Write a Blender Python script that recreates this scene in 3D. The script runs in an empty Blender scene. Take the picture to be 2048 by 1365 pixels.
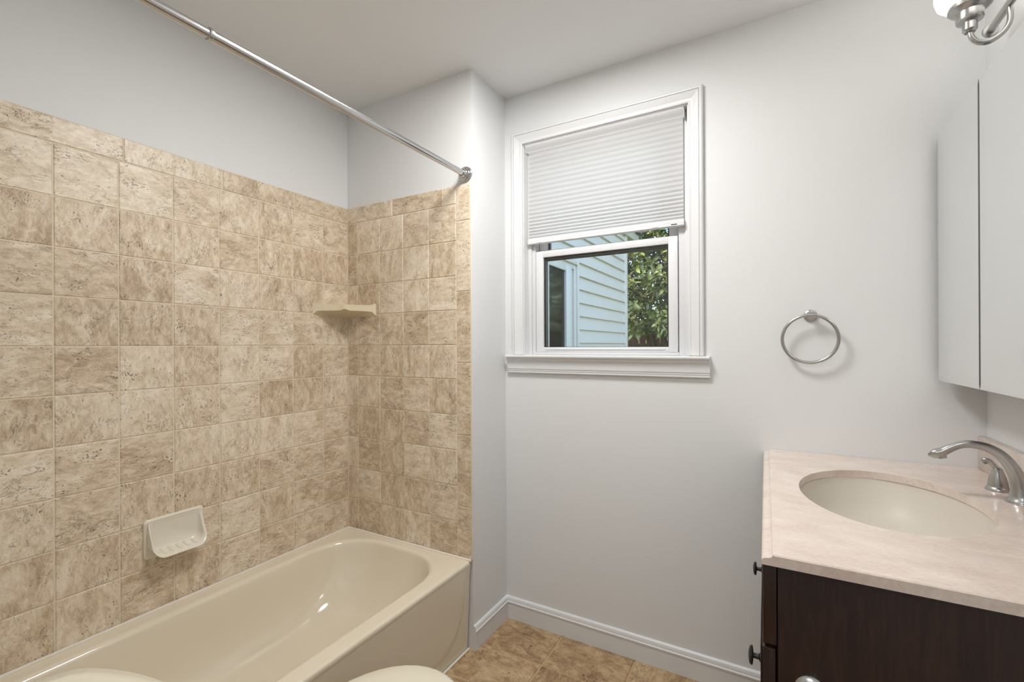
import bpy, bmesh, math, random
from mathutils import Vector, Matrix
R = math.radians
PI = math.pi
random.seed(7)
S = bpy.context.scene
COL = S.collection

# ------------------------------------------------------------------ camera
H = 1.27
cam_d = bpy.data.cameras.new('camera')
cam = bpy.data.objects.new('camera', cam_d)
COL.objects.link(cam)
cam_d.sensor_fit = 'HORIZONTAL'
cam_d.sensor_width = 36.0
cam_d.lens = 918.0 / 2048 * 36
cam_d.shift_y = (691.4 - 682.5) / 2048
cam_d.clip_start = 0.02
cam.matrix_world = (Matrix.Translation((0, 0, H)) @ Matrix.Rotation(R(29.61), 4, 'Z')
                    @ Matrix.Rotation(PI / 2, 4, 'X') @ Matrix.Rotation(R(-0.269), 4, 'Z'))
S.camera = cam

# ------------------------------------------------------------------ exposure, sky, sun, added fill lights
S.view_settings.view_transform = 'Standard'
S.view_settings.look = 'None'
S.view_settings.gamma = 1.0
S.view_settings.use_curve_mapping = False
S.view_settings.exposure = -0.07

world = bpy.data.worlds.new('world')
S.world = world
world.use_nodes = True
wn = world.node_tree.nodes
wl = world.node_tree.links
sky = wn.new('ShaderNodeTexSky')
sky.sky_type = 'NISHITA'
sky.sun_disc = False
sky.sun_elevation = R(48)
sky.sun_rotation = R(215)
sky.air_density = 1.2
sky.dust_density = 2.0
wn['Background'].inputs['Strength'].default_value = 0.62
wl.new(sky.outputs[0], wn['Background'].inputs['Color'])

sun_d = bpy.data.lights.new('sun', 'SUN')
sun_d.energy = 5.0
sun_d.angle = R(0.6)
sun_d.color = (1.0, 0.95, 0.86)
sun = bpy.data.objects.new('sun', sun_d)
COL.objects.link(sun)
sun.rotation_euler = Vector((0.42, 0.55, -0.80)).to_track_quat('-Z', 'Y').to_euler()

hl_d = bpy.data.lights.new('hall_fill_light', 'AREA')  # added fill behind the camera for walls facing it, no fixture there
hl_d.shape = 'RECTANGLE'
hl_d.size = 0.9
hl_d.size_y = 0.9
hl_d.energy = 19
hl_d.color = (0.975, 0.985, 1.0)
hall_fill = bpy.data.objects.new('hall_fill_light', hl_d)
COL.objects.link(hall_fill)
hall_fill.location = (-0.1, -0.75, 2.40)
hall_fill.rotation_euler = (R(38), 0, R(8))

cl_d = bpy.data.lights.new('bathroom_fill_light', 'AREA')  # added fill out of view, since the vanity light barely reaches the left wall
cl_d.shape = 'DISK'
cl_d.size = 0.42
cl_d.energy = 20.5
cl_d.color = (1.0, 0.985, 0.965)
bathroom_fill = bpy.data.objects.new('bathroom_fill_light', cl_d)
COL.objects.link(bathroom_fill)
bathroom_fill.location = (-0.62, 1.10, 2.415)

SHADE_EMIT = 2.6

# ------------------------------------------------------------------ helpers
WLOC = {}

def link(o, parent=None):
    COL.objects.link(o)
    if parent is not None:
        o.parent = parent
        o.matrix_parent_inverse = Matrix.Translation(-WLOC.get(parent.name, Vector((0, 0, 0))))
    return o

def thing(name, label, cat, loc, group=None):
    o = bpy.data.objects.new(name, None)
    o.empty_display_size = 0.05
    o.location = loc
    COL.objects.link(o)
    WLOC[o.name] = Vector(loc)
    o['label'] = label
    o['category'] = cat
    if group:
        o['group'] = group
    return o

def tag(o, label, cat, group=None):
    o['label'] = label
    o['category'] = cat
    if group:
        o['group'] = group
    return o

class MB:
    def __init__(self):
        self.bm = bmesh.new()

    def box(self, x0, x1, y0, y1, z0, z1, bev=0.0, seg=2):
        bm = self.bm
        vs = [bm.verts.new((x, y, z)) for x in (x0, x1) for y in (y0, y1) for z in (z0, z1)]
        fs = [(0, 1, 3, 2), (4, 6, 7, 5), (0, 4, 5, 1), (2, 3, 7, 6), (0, 2, 6, 4), (1, 5, 7, 3)]
        nf = [bm.faces.new([vs[i] for i in f]) for f in fs]
        if bev > 0:
            es = list({e for f in nf for e in f.edges})
            bmesh.ops.bevel(bm, geom=es, offset=bev, segments=seg, affect='EDGES', profile=0.5)
        return self

    def lathe(self, prof, c, axis='z', seg=40, cap=True):
        """prof: list of (radius, height) along axis from c"""
        bm = self.bm
        ax = {'x': Vector((1, 0, 0)), 'y': Vector((0, 1, 0)), 'z': Vector((0, 0, 1))}[axis] if isinstance(axis, str) else Vector(axis).normalized()
        u = ax.orthogonal().normalized()
        v = ax.cross(u)
        c = Vector(c)
        rings = []
        for r, h in prof:
            if r < 1e-6:
                rings.append([bm.verts.new(c + ax * h)])
            else:
                rings.append([bm.verts.new(c + ax * h + (u * math.cos(2 * PI * k / seg) + v * math.sin(2 * PI * k / seg)) * r) for k in range(seg)])
        self._bridge(rings, cap)
        return self

    def _bridge(self, rings, cap=True, closed=True):
        bm = self.bm
        for a, b in zip(rings[:-1], rings[1:]):
            n = max(len(a), len(b))
            rng = range(n if closed else n - 1)
            for k in rng:
                k2 = (k + 1) % n
                if len(a) == 1 and len(b) == 1:
                    continue
                if len(a) == 1:
                    bm.faces.new((a[0], b[k2], b[k]))
                elif len(b) == 1:
                    bm.faces.new((a[k], a[k2], b[0]))
                else:
                    bm.faces.new((a[k], a[k2], b[k2], b[k]))
        if cap:
            if len(rings[0]) > 2:
                bm.faces.new(list(reversed(rings[0])))
            if len(rings[-1]) > 2:
                bm.faces.new(rings[-1])

    def loft(self, rings, cap=True, closed=True):
        bm = self.bm
        rs = [[bm.verts.new(p) for p in r] for r in rings]
        self._bridge(rs, cap, closed)
        return self

    def tube(self, path, r, seg=16, cap=True, flat=None):
        """path: points; r: number or list; flat: (list of (rw, rh)) for elliptical sections"""
        pts = [Vector(p) for p in path]
        n = len(pts)
        rs = r if isinstance(r, (list, tuple)) else [r] * n
        up = None
        rings = []
        for i in range(n):
            t = (pts[min(i + 1, n - 1)] - pts[max(i - 1, 0)]).normalized()
            if up is None:
                up = t.orthogonal().normalized()
            up = (up - t * up.dot(t))
            if up.length < 1e-5:
                up = t.orthogonal()
            up.normalize()
            w = t.cross(up)
            ring = []
            for k in range(seg):
                a = 2 * PI * k / seg
                if flat:
                    ring.append(pts[i] + up * math.cos(a) * flat[i][0] + w * math.sin(a) * flat[i][1])
                else:
                    ring.append(pts[i] + (up * math.cos(a) + w * math.sin(a)) * rs[i])
            rings.append(ring)
        return self.loft(rings, cap)

    def torus(self, c, R0, r, axis, seg=64, sub=14):
        ax = Vector(axis).normalized()
        u = ax.orthogonal().normalized()
        v = ax.cross(u)
        c = Vector(c)
        bm = self.bm
        rings = []
        for k in range(seg):
            a = 2 * PI * k / seg
            d = u * math.cos(a) + v * math.sin(a)
            rings.append([bm.verts.new(c + d * (R0 + r * math.cos(2 * PI * j / sub)) + ax * r * math.sin(2 * PI * j / sub)) for j in range(sub)])
        for k in range(seg):
            a, b = rings[k], rings[(k + 1) % seg]
            for j in range(sub):
                bm.faces.new((a[j], b[j], b[(j + 1) % sub], a[(j + 1) % sub]))
        return self

    def prism(self, prof, axis, a0, a1):
        """prof: closed polygon of 2D points in the two other axes (in xyz order)"""
        def P(p, a):
            return {'x': (a, p[0], p[1]), 'y': (p[0], a, p[1]), 'z': (p[0], p[1], a)}[axis]
        return self.loft([[P(p, a0) for p in prof], [P(p, a1) for p in prof]])

    def miter(self, prof, path_fn, n):
        """prof points pushed through path_fn(p, i) for i in range(n) -> open sweep with caps"""
        return self.loft([[path_fn(p, i) for p in prof] for i in range(n)])

    def build(self, name, mat, parent=None, smooth=True, ang=35):
        bm = self.bm
        bmesh.ops.recalc_face_normals(bm, faces=bm.faces[:])
        if smooth:
            th = R(ang)
            for f in bm.faces:
                f.smooth = True
            for e in bm.edges:
                if len(e.link_faces) == 2:
                    if e.calc_face_angle(0) > th:
                        e.smooth = False
        me = bpy.data.meshes.new(name)
        bm.to_mesh(me)
        bm.free()
        for m in (mat if isinstance(mat, (list, tuple)) else [mat]):
            me.materials.append(m)
        return link(bpy.data.objects.new(name, me), parent)

def struct(o):
    o['kind'] = 'structure'
    return o

def rrect(cx, cy, hx, hy, r, z, n=12, r2=None):
    """rounded rectangle ring; r2 = radius of the low-y corners"""
    out = []
    r2 = r if r2 is None else r2
    for (sx, sy, a0, rr) in ((1, 1, 0, r), (-1, 1, 90, r), (-1, -1, 180, r2), (1, -1, 270, r2)):
        rr = min(rr, hx * .999, hy * .999)
        for k in range(n + 1):
            a = R(a0 + 90 * k / n)
            out.append((cx + sx * (hx - rr) + rr * math.cos(a), cy + sy * (hy - rr) + rr * math.sin(a), z))
    return out

def smoothpath(pts, n=10):
    """Catmull-Rom through points"""
    P = [Vector(p) for p in pts]
    P = [P[0] * 2 - P[1]] + P + [P[-1] * 2 - P[-2]]
    out = []
    for i in range(1, len(P) - 2):
        for k in range(n):
            t = k / n
            a, b, c, d = P[i - 1], P[i], P[i + 1], P[i + 2]
            out.append(0.5 * ((2 * b) + (c - a) * t + (2 * a - 5 * b + 4 * c - d) * t * t + (3 * b - a - 3 * c + d) * t ** 3))
    out.append(P[-2])
    return out

# ------------------------------------------------------------------ materials
def srgb(r, g, b):
    f = lambda c: (c / 255 / 12.92) if c / 255 <= .04045 else ((c / 255 + .055) / 1.055) ** 2.4
    return (f(r), f(g), f(b), 1)

class NT:
    def __init__(self, name):
        self.m = bpy.data.materials.new(name)
        self.m.use_nodes = True
        self.t = self.m.node_tree
        self.b = self.t.nodes['Principled BSDF']

    def n(self, typ, **kw):
        nd = self.t.nodes.new(typ)
        for k, v in kw.items():
            if k.startswith('i_'):
                nd.inputs[k[2:].replace('_', ' ')].default_value = v
            else:
                setattr(nd, k, v)
        return nd

    def l(self, a, b):
        self.t.links.new(a, b)

    def ramp(self, fac, stops):
        r = self.n('ShaderNodeValToRGB')
        el = r.color_ramp.elements
        while len(el) < len(stops):
            el.new(0.5)
        for e, (p, c) in zip(el, stops):
            e.position = p
            e.color = c
        self.l(fac, r.inputs[0])
        return r

    def mix(self, fac, a, b, mode='MIX'):
        x = self.n('ShaderNodeMix', data_type='RGBA', blend_type=mode)
        for i, v in ((0, fac), (6, a), (7, b)):
            if isinstance(v, (int, float, tuple)):
                x.inputs[i].default_value = v
            else:
                self.l(v, x.inputs[i])
        return x.outputs[2]

    def math(self, op, a, b=0.0):
        x = self.n('ShaderNodeMath', operation=op)
        for i, v in ((0, a), (1, b)):
            if isinstance(v, (int, float)):
                x.inputs[i].default_value = v
            else:
                self.l(v, x.inputs[i])
        return x.outputs[0]

    def noise(self, vec, scale, detail=4, rough=.5, dist=0.0):
        x = self.n('ShaderNodeTexNoise')
        x.inputs['Scale'].default_value = scale
        x.inputs['Detail'].default_value = detail
        x.inputs['Roughness'].default_value = rough
        x.inputs['Distortion'].default_value = dist
        self.l(vec, x.inputs['Vector'])
        return x.outputs[0]

    def bump(self, h, strength, dist=0.001):
        x = self.n('ShaderNodeBump')
        x.inputs['Strength'].default_value = strength
        x.inputs['Distance'].default_value = dist
        self.l(h, x.inputs['Height'])
        self.l(x.outputs[0], self.b.inputs['Normal'])

    def coord(self, which='Object'):
        return self.n('ShaderNodeTexCoord').outputs[which]

def plain(name, col, rough=.5, metal=0.0, spec=.5, coat=0.0, bump=None):
    t = NT(name)
    t.b.inputs['Base Color'].default_value = col
    t.b.inputs['Roughness'].default_value = rough
    t.b.inputs['Metallic'].default_value = metal
    t.b.inputs['Specular IOR Level'].default_value = spec
    t.b.inputs['Coat Weight'].default_value = coat
    if bump:
        t.bump(t.noise(t.coord(), bump[0], 3), bump[1], bump[2])
    return t.m

PAINT = (0.775, 0.782, 0.785, 1)
M_wall = plain('wall_paint', PAINT, .55, bump=(140, .12, .0006))
M_ceil = plain('ceiling_paint', (0.83, 0.84, 0.845, 1), .8, spec=.3, bump=(110, .12, .0006))
M_trim = plain('white_trim_paint', (0.755, 0.76, 0.765, 1), .38)
M_vinyl = plain('white_vinyl', (0.765, 0.77, 0.785, 1), .35)
M_caulk = plain('white_caulk', srgb(232, 225, 212), .5)

def travertine(name, light, mid, dark, pit, veins=1.0, scale=1.0, rough=.38, tonevar=.13):
    """uv-driven travertine tile; uv is in metres and jumps from tile to tile"""
    t = NT(name)
    uv = t.coord('UV')
    at = t.n('ShaderNodeAttribute', attribute_name='tile_tone')
    tone = at.outputs['Fac']
    mp = t.n('ShaderNodeMapping')
    mp.inputs['Scale'].default_value = (1.0, 2.0, 1)
    mp.inputs['Rotation'].default_value = (0, 0, R(28))
    t.l(uv, mp.inputs['Vector'])
    big = t.noise(mp.outputs[0], 9 * scale, 6, .58, 1.2)
    mid_n = t.noise(mp.outputs[0], 38 * scale, 8, .68, .9)
    fine = t.noise(uv, 260 * scale, 4, .65)
    v = t.math('ADD', t.math('MULTIPLY', big, .56), t.math('MULTIPLY', mid_n, .54))
    v = t.math('ADD', v, t.math('MULTIPLY', t.math('SUBTRACT', fine, .5), .22))
    v = t.math('ADD', v, t.math('MULTIPLY', t.math('SUBTRACT', tone, .5), tonevar))
    col = t.ramp(v, [(.38, dark), (.54, mid), (.70, light)]).outputs[0]
    # pale cloudy patches
    pale = t.ramp(t.noise(uv, 15 * scale, 5, .6, .8), [(.56, (0, 0, 0, 1)), (.64, (1, 1, 1, 1))]).outputs[0]
    col = t.mix(t.math('MULTIPLY', pale, .45), col, light)
    # thin wandering cracks: where a distorted noise crosses its middle value
    cr = t.noise(mp.outputs[0], 13 * scale, 5, .62, 1.8)
    ridge = t.math('SUBTRACT', 1.0, t.math('MULTIPLY', t.math('ABSOLUTE', t.math('SUBTRACT', cr, .5)), 40.0))
    ridge = t.math('MAXIMUM', ridge, 0.0)
    mask = t.ramp(t.noise(uv, 12 * scale, 3), [(.48, (0, 0, 0, 1)), (.60, (1, 1, 1, 1))]).outputs[0]
    cf = t.math('MULTIPLY', t.math('MULTIPLY', ridge, mask), .62 * veins)
    col = t.mix(cf, col, pit)
    # clustered pits
    mp2 = t.n('ShaderNodeMapping')
    mp2.inputs['Scale'].default_value = (1.0, 1.7, 1)
    t.l(uv, mp2.inputs['Vector'])
    pn = t.noise(mp2.outputs[0], 125 * scale, 2, .5, .5)
    cl = t.noise(uv, 14 * scale, 3, .6)
    pv = t.math('ADD', pn, t.math('MULTIPLY', t.math('SUBTRACT', cl, .5), .60))
    pf = t.ramp(pv, [(.672, (0, 0, 0, 1)), (.732, (1, 1, 1, 1))]).outputs[0]
    col = t.mix(t.math('MULTIPLY', pf, .78), col, pit)
    t.l(col, t.b.inputs['Base Color'])
    t.b.inputs['Roughness'].default_value = rough
    hgt = t.math('SUBTRACT', t.math('ADD', t.math('MULTIPLY', mid_n, .5), t.math('MULTIPLY', fine, .2)), t.math('ADD', pf, cf))
    t.bump(hgt, .35, .0012)
    return t.m

M_tile = travertine('travertine_wall_tile', srgb(242, 230, 211), srgb(219, 201, 175), srgb(182, 159, 132), srgb(92, 73, 57))
M_grout = plain('sand_grout', srgb(226, 212, 190), .8, bump=(400, .3, .0006))
M_floor = travertine('travertine_floor_tile', srgb(206, 180, 143), srgb(172, 142, 106), srgb(122, 93, 64), srgb(76, 55, 38), 1.0, .62, .33)
M_fgrout = plain('tan_floor_grout', srgb(190, 160, 120), .8)

M_tub = plain('biscuit_enamel', srgb(230, 220, 199), .10, coat=.3)
M_ceramic = plain('bone_ceramic', srgb(232, 225, 209), .18)
M_shelfcer = plain('corner_shelf_ceramic', srgb(228, 214, 184), .3)
M_toilet = plain('biscuit_china', srgb(226, 219, 200), .14, coat=.3)
M_basin = plain('cream_china', srgb(210, 203, 191), .42, spec=.35)
M_nickel = plain('brushed_nickel', (.46, .455, .445, 1), .29, 1.0)
M_chrome = plain('satin_chrome', (.60, .60, .61, 1), .2, 1.0)
M_bronze = plain('oil_rubbed_bronze', (.035, .032, .030, 1), .35, .6)
M_spacer = plain('bronze_spacer', srgb(58, 44, 30), .5)
M_screen = plain('tan_screen_frame', srgb(120, 100, 76), .5)
M_boxgrey = plain('grey_cabinet_metal', (.16, .16, .165, 1), .5)
M_dark = plain('dark_gap', (.02, .02, .02, 1), .7)

def mk_mirror():
    t = NT('mirror_glass')
    t.b.inputs['Base Color'].default_value = (.88, .89, .89, 1)
    t.b.inputs['Metallic'].default_value = 1
    t.b.inputs['Roughness'].default_value = .015
    return t.m
M_mirror = mk_mirror()

def mk_glass(name, tint, refl=1.0):
    t = NT(name)
    nt = t.t
    nt.nodes.remove(t.b)
    tr = t.n('ShaderNodeBsdfTransparent')
    tr.inputs['Color'].default_value = tint
    gl = t.n('ShaderNodeBsdfGlossy')
    gl.inputs['Roughness'].default_value = .01
    fr = t.n('ShaderNodeFresnel')
    fr.inputs['IOR'].default_value = 1.45
    mx = t.n('ShaderNodeMixShader')
    t.l(t.math('MULTIPLY', fr.outputs[0], refl), mx.inputs[0])
    t.l(tr.outputs[0], mx.inputs[1])
    t.l(gl.outputs[0], mx.inputs[2])
    t.l(mx.outputs[0], nt.nodes['Material Output'].inputs['Surface'])
    return t.m
M_glass = mk_glass('window_glass', (.96, .98, .97, 1))

def mk_darkglass():
    t = NT('dark_window_glass')
    t.b.inputs['Base Color'].default_value = srgb(38, 36, 30)
    t.b.inputs['Roughness'].default_value = .08
    t.b.inputs['Specular IOR Level'].default_value = .25
    return t.m
M_darkglass = mk_darkglass()

def mk_blind():
    t = NT('pleated_fabric')
    nt = t.t
    nt.nodes.remove(t.b)
    d = t.n('ShaderNodeBsdfDiffuse')
    d.inputs['Color'].default_value = (.82, .82, .825, 1)
    tr = t.n('ShaderNodeBsdfTranslucent')
    tr.inputs['Color'].default_value = (.88, .865, .85, 1)
    mx = t.n('ShaderNodeMixShader')
    mx.inputs[0].default_value = .42
    t.l(d.outputs[0], mx.inputs[1])
    t.l(tr.outputs[0], mx.inputs[2])
    t.l(mx.outputs[0], nt.nodes['Material Output'].inputs['Surface'])
    return t.m
M_blind = mk_blind()

def mk_shade():
    t = NT('lit_opal_glass')
    t.b.inputs['Base Color'].default_value = (.9, .9, .88, 1)
    t.b.inputs['Roughness'].default_value = .2
    t.b.inputs['Emission Color'].default_value = (1.0, .965, .91, 1)
    t.b.inputs['Emission Strength'].default_value = SHADE_EMIT
    return t.m
M_opal = mk_shade()

def mk_wood():
    t = NT('espresso_wood')
    c = t.coord()
    mp = t.n('ShaderNodeMapping')
    mp.inputs['Scale'].default_value = (9, 9, .9)
    t.l(c, mp.inputs['Vector'])
    g = t.noise(mp.outputs[0], 9, 6, .6, 1.2)
    g2 = t.noise(c, 2.4, 3, .5, .5)
    v = t.math('ADD', t.math('MULTIPLY', g, .7), t.math('MULTIPLY', g2, .35))
    col = t.ramp(v, [(.36, srgb(30, 17, 15)), (.54, srgb(44, 26, 20)), (.72, srgb(58, 37, 26))]).outputs[0]
    t.l(col, t.b.inputs['Base Color'])
    t.b.inputs['Roughness'].default_value = .32
    t.bump(g, .05, .0004)
    return t.m
M_wood = mk_wood()

def mk_marble():
    t = NT('beige_marble')
    c = t.coord()
    mp = t.n('ShaderNodeMapping')
    mp.inputs['Scale'].default_value = (1, 2.2, 1)
    mp.inputs['Rotation'].default_value = (0, 0, R(50))
    t.l(c, mp.inputs['Vector'])
    a = t.noise(mp.outputs[0], 7, 5, .55, .5)
    b = t.noise(mp.outputs[0], 90, 5, .62, .2)
    v = t.math('ADD', t.math('MULTIPLY', a, .55), t.math('MULTIPLY', b, .5))
    col = t.ramp(v, [(.36, srgb(210, 192, 180)), (.54, srgb(223, 208, 197)), (.72, srgb(232, 221, 211))]).outputs[0]
    mp2 = t.n('ShaderNodeMapping')
    mp2.inputs['Scale'].default_value = (1, 2.5, 1)
    t.l(c, mp2.inputs['Vector'])
    sp = t.ramp(t.noise(mp2.outputs[0], 130, 2, .5), [(.70, (0, 0, 0, 1)), (.76, (1, 1, 1, 1))]).outputs[0]
    col = t.mix(t.math('MULTIPLY', sp, .22), col, srgb(150, 122, 104))
    vn = t.noise(mp.outputs[0], 2.6, 3, .5, 1.0)
    ridge = t.math('MAXIMUM', t.math('SUBTRACT', 1.0, t.math('MULTIPLY', t.math('ABSOLUTE', t.math('SUBTRACT', vn, .56)), 130.0)), 0.0)
    col = t.mix(t.math('MULTIPLY', ridge, .35), col, srgb(240, 230, 216))
    t.l(col, t.b.inputs['Base Color'])
    t.b.inputs['Roughness'].default_value = .16
    return t.m
M_marble = mk_marble()

M_siding = plain('pale_blue_siding', srgb(236, 224, 214), .5, bump=(60, .1, .0006))
M_sidetrim = plain('white_exterior_trim', srgb(236, 226, 216), .45)
M_roof = plain('roof_shingle', srgb(92, 88, 84), .9)

def mk_leaf():
    t = NT('glossy_leaf')
    oi = t.n('ShaderNodeAttribute', attribute_name='tile_tone')
    col = t.ramp(oi.outputs['Fac'], [(0, srgb(74, 84, 34)), (.5, srgb(118, 130, 66)), (1, srgb(178, 180, 112))]).outputs[0]
    t.l(col, t.b.inputs['Base Color'])
    t.b.inputs['Roughness'].default_value = .22
    t.b.inputs['Specular IOR Level'].default_value = .7
    return t.m
M_leaf = mk_leaf()
M_bark = plain('brown_bark', srgb(70, 52, 36), .9)
M_fence = plain('weathered_brown_fence', srgb(70, 50, 34), .85)
M_ground = plain('lawn_ground', srgb(96, 110, 60), .95)

# ------------------------------------------------------------------ room numbers
XL, YE, XJ, YW, XR, ZC = -1.8332, 1.5784, -1.0913, 1.8602, 0.5461, 2.4285
ZT, ZB = 1.952, 0.3735          # top of tile, tub rim
YF = 0.05                       # inner face of the wall with the doorway
T = 0.12
PW = 0.006                      # tile stands this far off the painted wall

# floor (tiles are pattern in the mesh) and ceiling
def tiles_mesh(name, rects, to3, mats, parent=None, gap=.0036, lift=.0022, chamfer=.0018, extent=None, rot=True):
    """rects (s0,s1,t0,t1): each a low bevelled tile over a grout sheet"""
    V, F, MI, UV, TONE = [], [], [], [], []
    def quad(p, mi, uv, tone):
        i = len(V)
        V.extend([to3(*q) for q in p])
        F.append((i, i + 1, i + 2, i + 3))
        MI.append(mi); UV.append(uv); TONE.append(tone)
    s0, s1, t0, t1 = extent
    quad([(s0, t0, 0), (s1, t0, 0), (s1, t1, 0), (s0, t1, 0)], 1, [(0, 0)] * 4, .5)
    for (a, b, c, d) in rects:
        g = gap / 2
        a, b, c, d = a + g, b - g, c + g, d - g
        o = [(a, c), (b, c), (b, d), (a, d)]
        k = chamfer
        i_ = [(a + k, c + k), (b - k, c + k), (b - k, d - k), (a + k, d - k)]
        ox, oy = random.uniform(-40, 40), random.uniform(-40, 40)
        ang = random.choice((0, PI / 2, PI, -PI / 2)) if rot else 0
        ca, sa = math.cos(ang), math.sin(ang)
        uvf = lambda p: (ox + ca * (p[0] - a) - sa * (p[1] - c), oy + sa * (p[0] - a) + ca * (p[1] - c))
        tone = random.random()
        quad([(*p, lift) for p in i_], 0, [uvf(p) for p in i_], tone)
        for j in range(4):
            j2 = (j + 1) % 4
            quad([(*o[j], 0), (*o[j2], 0), (*i_[j2], lift), (*i_[j], lift)], 0, [uvf(o[j]), uvf(o[j2]), uvf(i_[j2]), uvf(i_[j])], tone)
    me = bpy.data.meshes.new(name)
    me.from_pydata(V, [], F)
    uvl = me.uv_layers.new(name='UVMap')
    at = me.attributes.new('tile_tone', 'FLOAT', 'FACE')
    li = 0
    for fi, f in enumerate(F):
        me.polygons[fi].material_index = MI[fi]
        at.data[fi].value = TONE[fi]
        for k in range(4):
            uvl.data[li].uv = UV[fi][k]
            li += 1
    for m in mats:
        me.materials.append(m)
    me.update()
    return link(bpy.data.objects.new(name, me), parent)

# floor
fl = struct(MB().box(XL - T, XR + T, -1.75, YW + T, -.12, -.004).build('floor', M_fgrout, smooth=False))
xs = [-.804 + .317 * k for k in range(-4, 6)]
ys = [1.640 + .317 * k for k in range(-11, 2)]
rects = [(max(xs[i], XL + .002), min(xs[i + 1], XR - .002), max(ys[j], -1.6), min(ys[j + 1], YW - .001))
         for i in range(len(xs) - 1) for j in range(len(ys) - 1)
         if min(xs[i + 1], XR) - max(xs[i], XL) > .02 and min(ys[j + 1], YW - .001) - max(ys[j], -1.6) > .02]
tiles_mesh('floor_tiling', rects, lambda s, t, h: (s, t, -.0031 + h), [M_floor, M_fgrout], fl, gap=.006, lift=.0031,
           extent=(XL, XR, -1.6, YW), chamfer=.0025)

ceil = struct(MB().box(XL - T, XR + T, -1.75, YW + T, ZC, ZC + .1).build('ceiling', M_ceil, smooth=False))

# walls
wall_left = struct(MB().box(XL - T, XL - PW, YF - T, YE + PW, 0, ZC).build('wall_left', M_wall, smooth=False))
wall_end = struct(MB().box(XL - T, XJ, YE + PW, YW + T, 0, ZC, .0).build('wall_end', M_wall, smooth=False))
wall_right = struct(MB().box(XR, XR + T, YF - T, YW + T, 0, ZC).build('wall_right', M_wall, smooth=False))
# window wall with its opening (x -1.0 .. -.272, z 1.21 .. 2.20)
OX0, OX1, OZ0, OZ1 = -.995, -.278, 1.222, 2.192
WT = .16
w = MB()
w.box(XJ, OX0, YW, YW + WT, 0, ZC)
w.box(OX1, XR, YW, YW + WT, 0, ZC)
w.box(OX0, OX1, YW, YW + WT, 0, OZ0)
w.box(OX0, OX1, YW, YW + WT, OZ1, ZC)
wall_window = struct(w.build('wall_window', M_wall, smooth=False))
# wall with the doorway the picture is taken from
w = MB()
w.box(XL - T, -.46, YF - T, YF, 0, ZC)
w.box(.40, XR + T, YF - T, YF, 0, ZC)
w.box(-.46, .40, YF - T, YF, 2.06, ZC)
wall_front = struct(w.build('wall_front', M_wall, smooth=False))
# hall behind
struct(MB().box(XL - T, XR + T, -1.75, -1.63, 0, ZC).build('wall_hall_back', M_wall, smooth=False))
struct(MB().box(-1.25, -1.13, -1.63, YF - T, 0, ZC).build('wall_hall_left', M_wall, smooth=False))
struct(MB().box(XR, XR + T, -1.63, YF - T, 0, ZC).build('wall_hall_right', M_wall, smooth=False))

# ------------------------------------------------------------------ tile surround
rows = [.3735, .5245, .6741, .8261, .9755, 1.1274, 1.2735, 1.4222, 1.5670, 1.7155, 1.8725]
ycols = [YE - .1424 - .155 * k for k in range(0, 10)]
ycols = [YE] + ycols
rects = []
for i in range(len(ycols) - 1):
    y1, y0 = ycols[i], max(ycols[i + 1], YF)
    if y1 - y0 < .01:
        continue
    for j in range(len(rows) - 1):
        rects.append((y0, y1, rows[j], rows[j + 1]))
jb = [YE, 1.29, .9856, .6749, .5057 - .13, YF]
for a, b in zip(jb[1:], jb[:-1]):
    rects.append((a, b, 1.8725, ZT))
tl = tiles_mesh('tile_panel', rects, lambda s, t, h: (XL - .0022 + h, s, t), [M_tile, M_grout], wall_left, extent=(YF, YE, ZB - .02, ZT - .001))

XE = XJ - .004
xcols = [XL, XL + .0706, XL + .2184, XL + .3660, XL + .5154, XL + .6651]
rects = []
for i in range(len(xcols) - 1):
    for j in range(len(rows) - 1):
        if i == 4 and j == 9:
            pass
        rects.append((xcols[i], xcols[i + 1], rows[j], rows[j + 1]))
for a, b in ((XL, -1.5339), (-1.5339, -1.2376), (-1.2376, xcols[-1])):
    rects.append((a, b, 1.8725, ZT))
for a, b in ((.3735, .5916), (.5916, .893), (.893, 1.1982), (1.1982, 1.4996), (1.4996, 1.7974), (1.7974, ZT)):
    rects.append((xcols[-1], XE, a, b))
te = tiles_mesh('tile_panel', rects, lambda s, t, h: (s, YE + .0022 - h, t), [M_tile, M_grout], wall_end, extent=(XL, XE, ZB - .02, ZT - .001))
# solid edge of the end tile field, and its thickness
MB().box(XE - .002, XE + .0005, YE + .001, YE + PW, ZB, ZT).build('tile_edge', M_grout, wall_end)
MB().box(XL - PW, XL - .0028, YF, YE, ZB, ZT - .0008).build('tile_edge', M_grout, wall_left)
MB().box(XL, XE - .002, YE + .0028, YE + PW, ZB, ZT - .0008).build('tile_edge', M_grout, wall_end)

MB().box(XL - .001, XL + .0028, YE - .0028, YE + .001, ZB, ZT - .001).build('corner_joint', M_grout, wall_left, smooth=False)

# ------------------------------------------------------------------ baseboards (profile with a bead cap)
bprof = [(0, 0), (.013, 0), (.013, .072), (.0155, .074), (.0155, .079), (.012, .081), (.0115, .089), (.0085, .096), (.004, .100), (0, .100)]
bb = MB()
bb.loft([[(XJ + d, YW - d, z) for d, z in bprof], [(XR - .02, YW - d, z) for d, z in bprof]])
struct(bb.build('baseboard_window', M_trim, ang=20))
bb = MB()
bb.loft([[(XJ + d, YW - d, z) for d, z in bprof], [(XJ + d, YE + .004, z) for d, z in bprof]])
struct(bb.build('baseboard_return', M_trim, ang=20))

# ------------------------------------------------------------------ window
win = struct(bpy.data.objects.new('window_1', None))
win.location = ((OX0 + OX1) / 2, YW, OZ0)
COL.objects.link(win)
WLOC['window_1'] = Vector(win.location)
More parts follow.
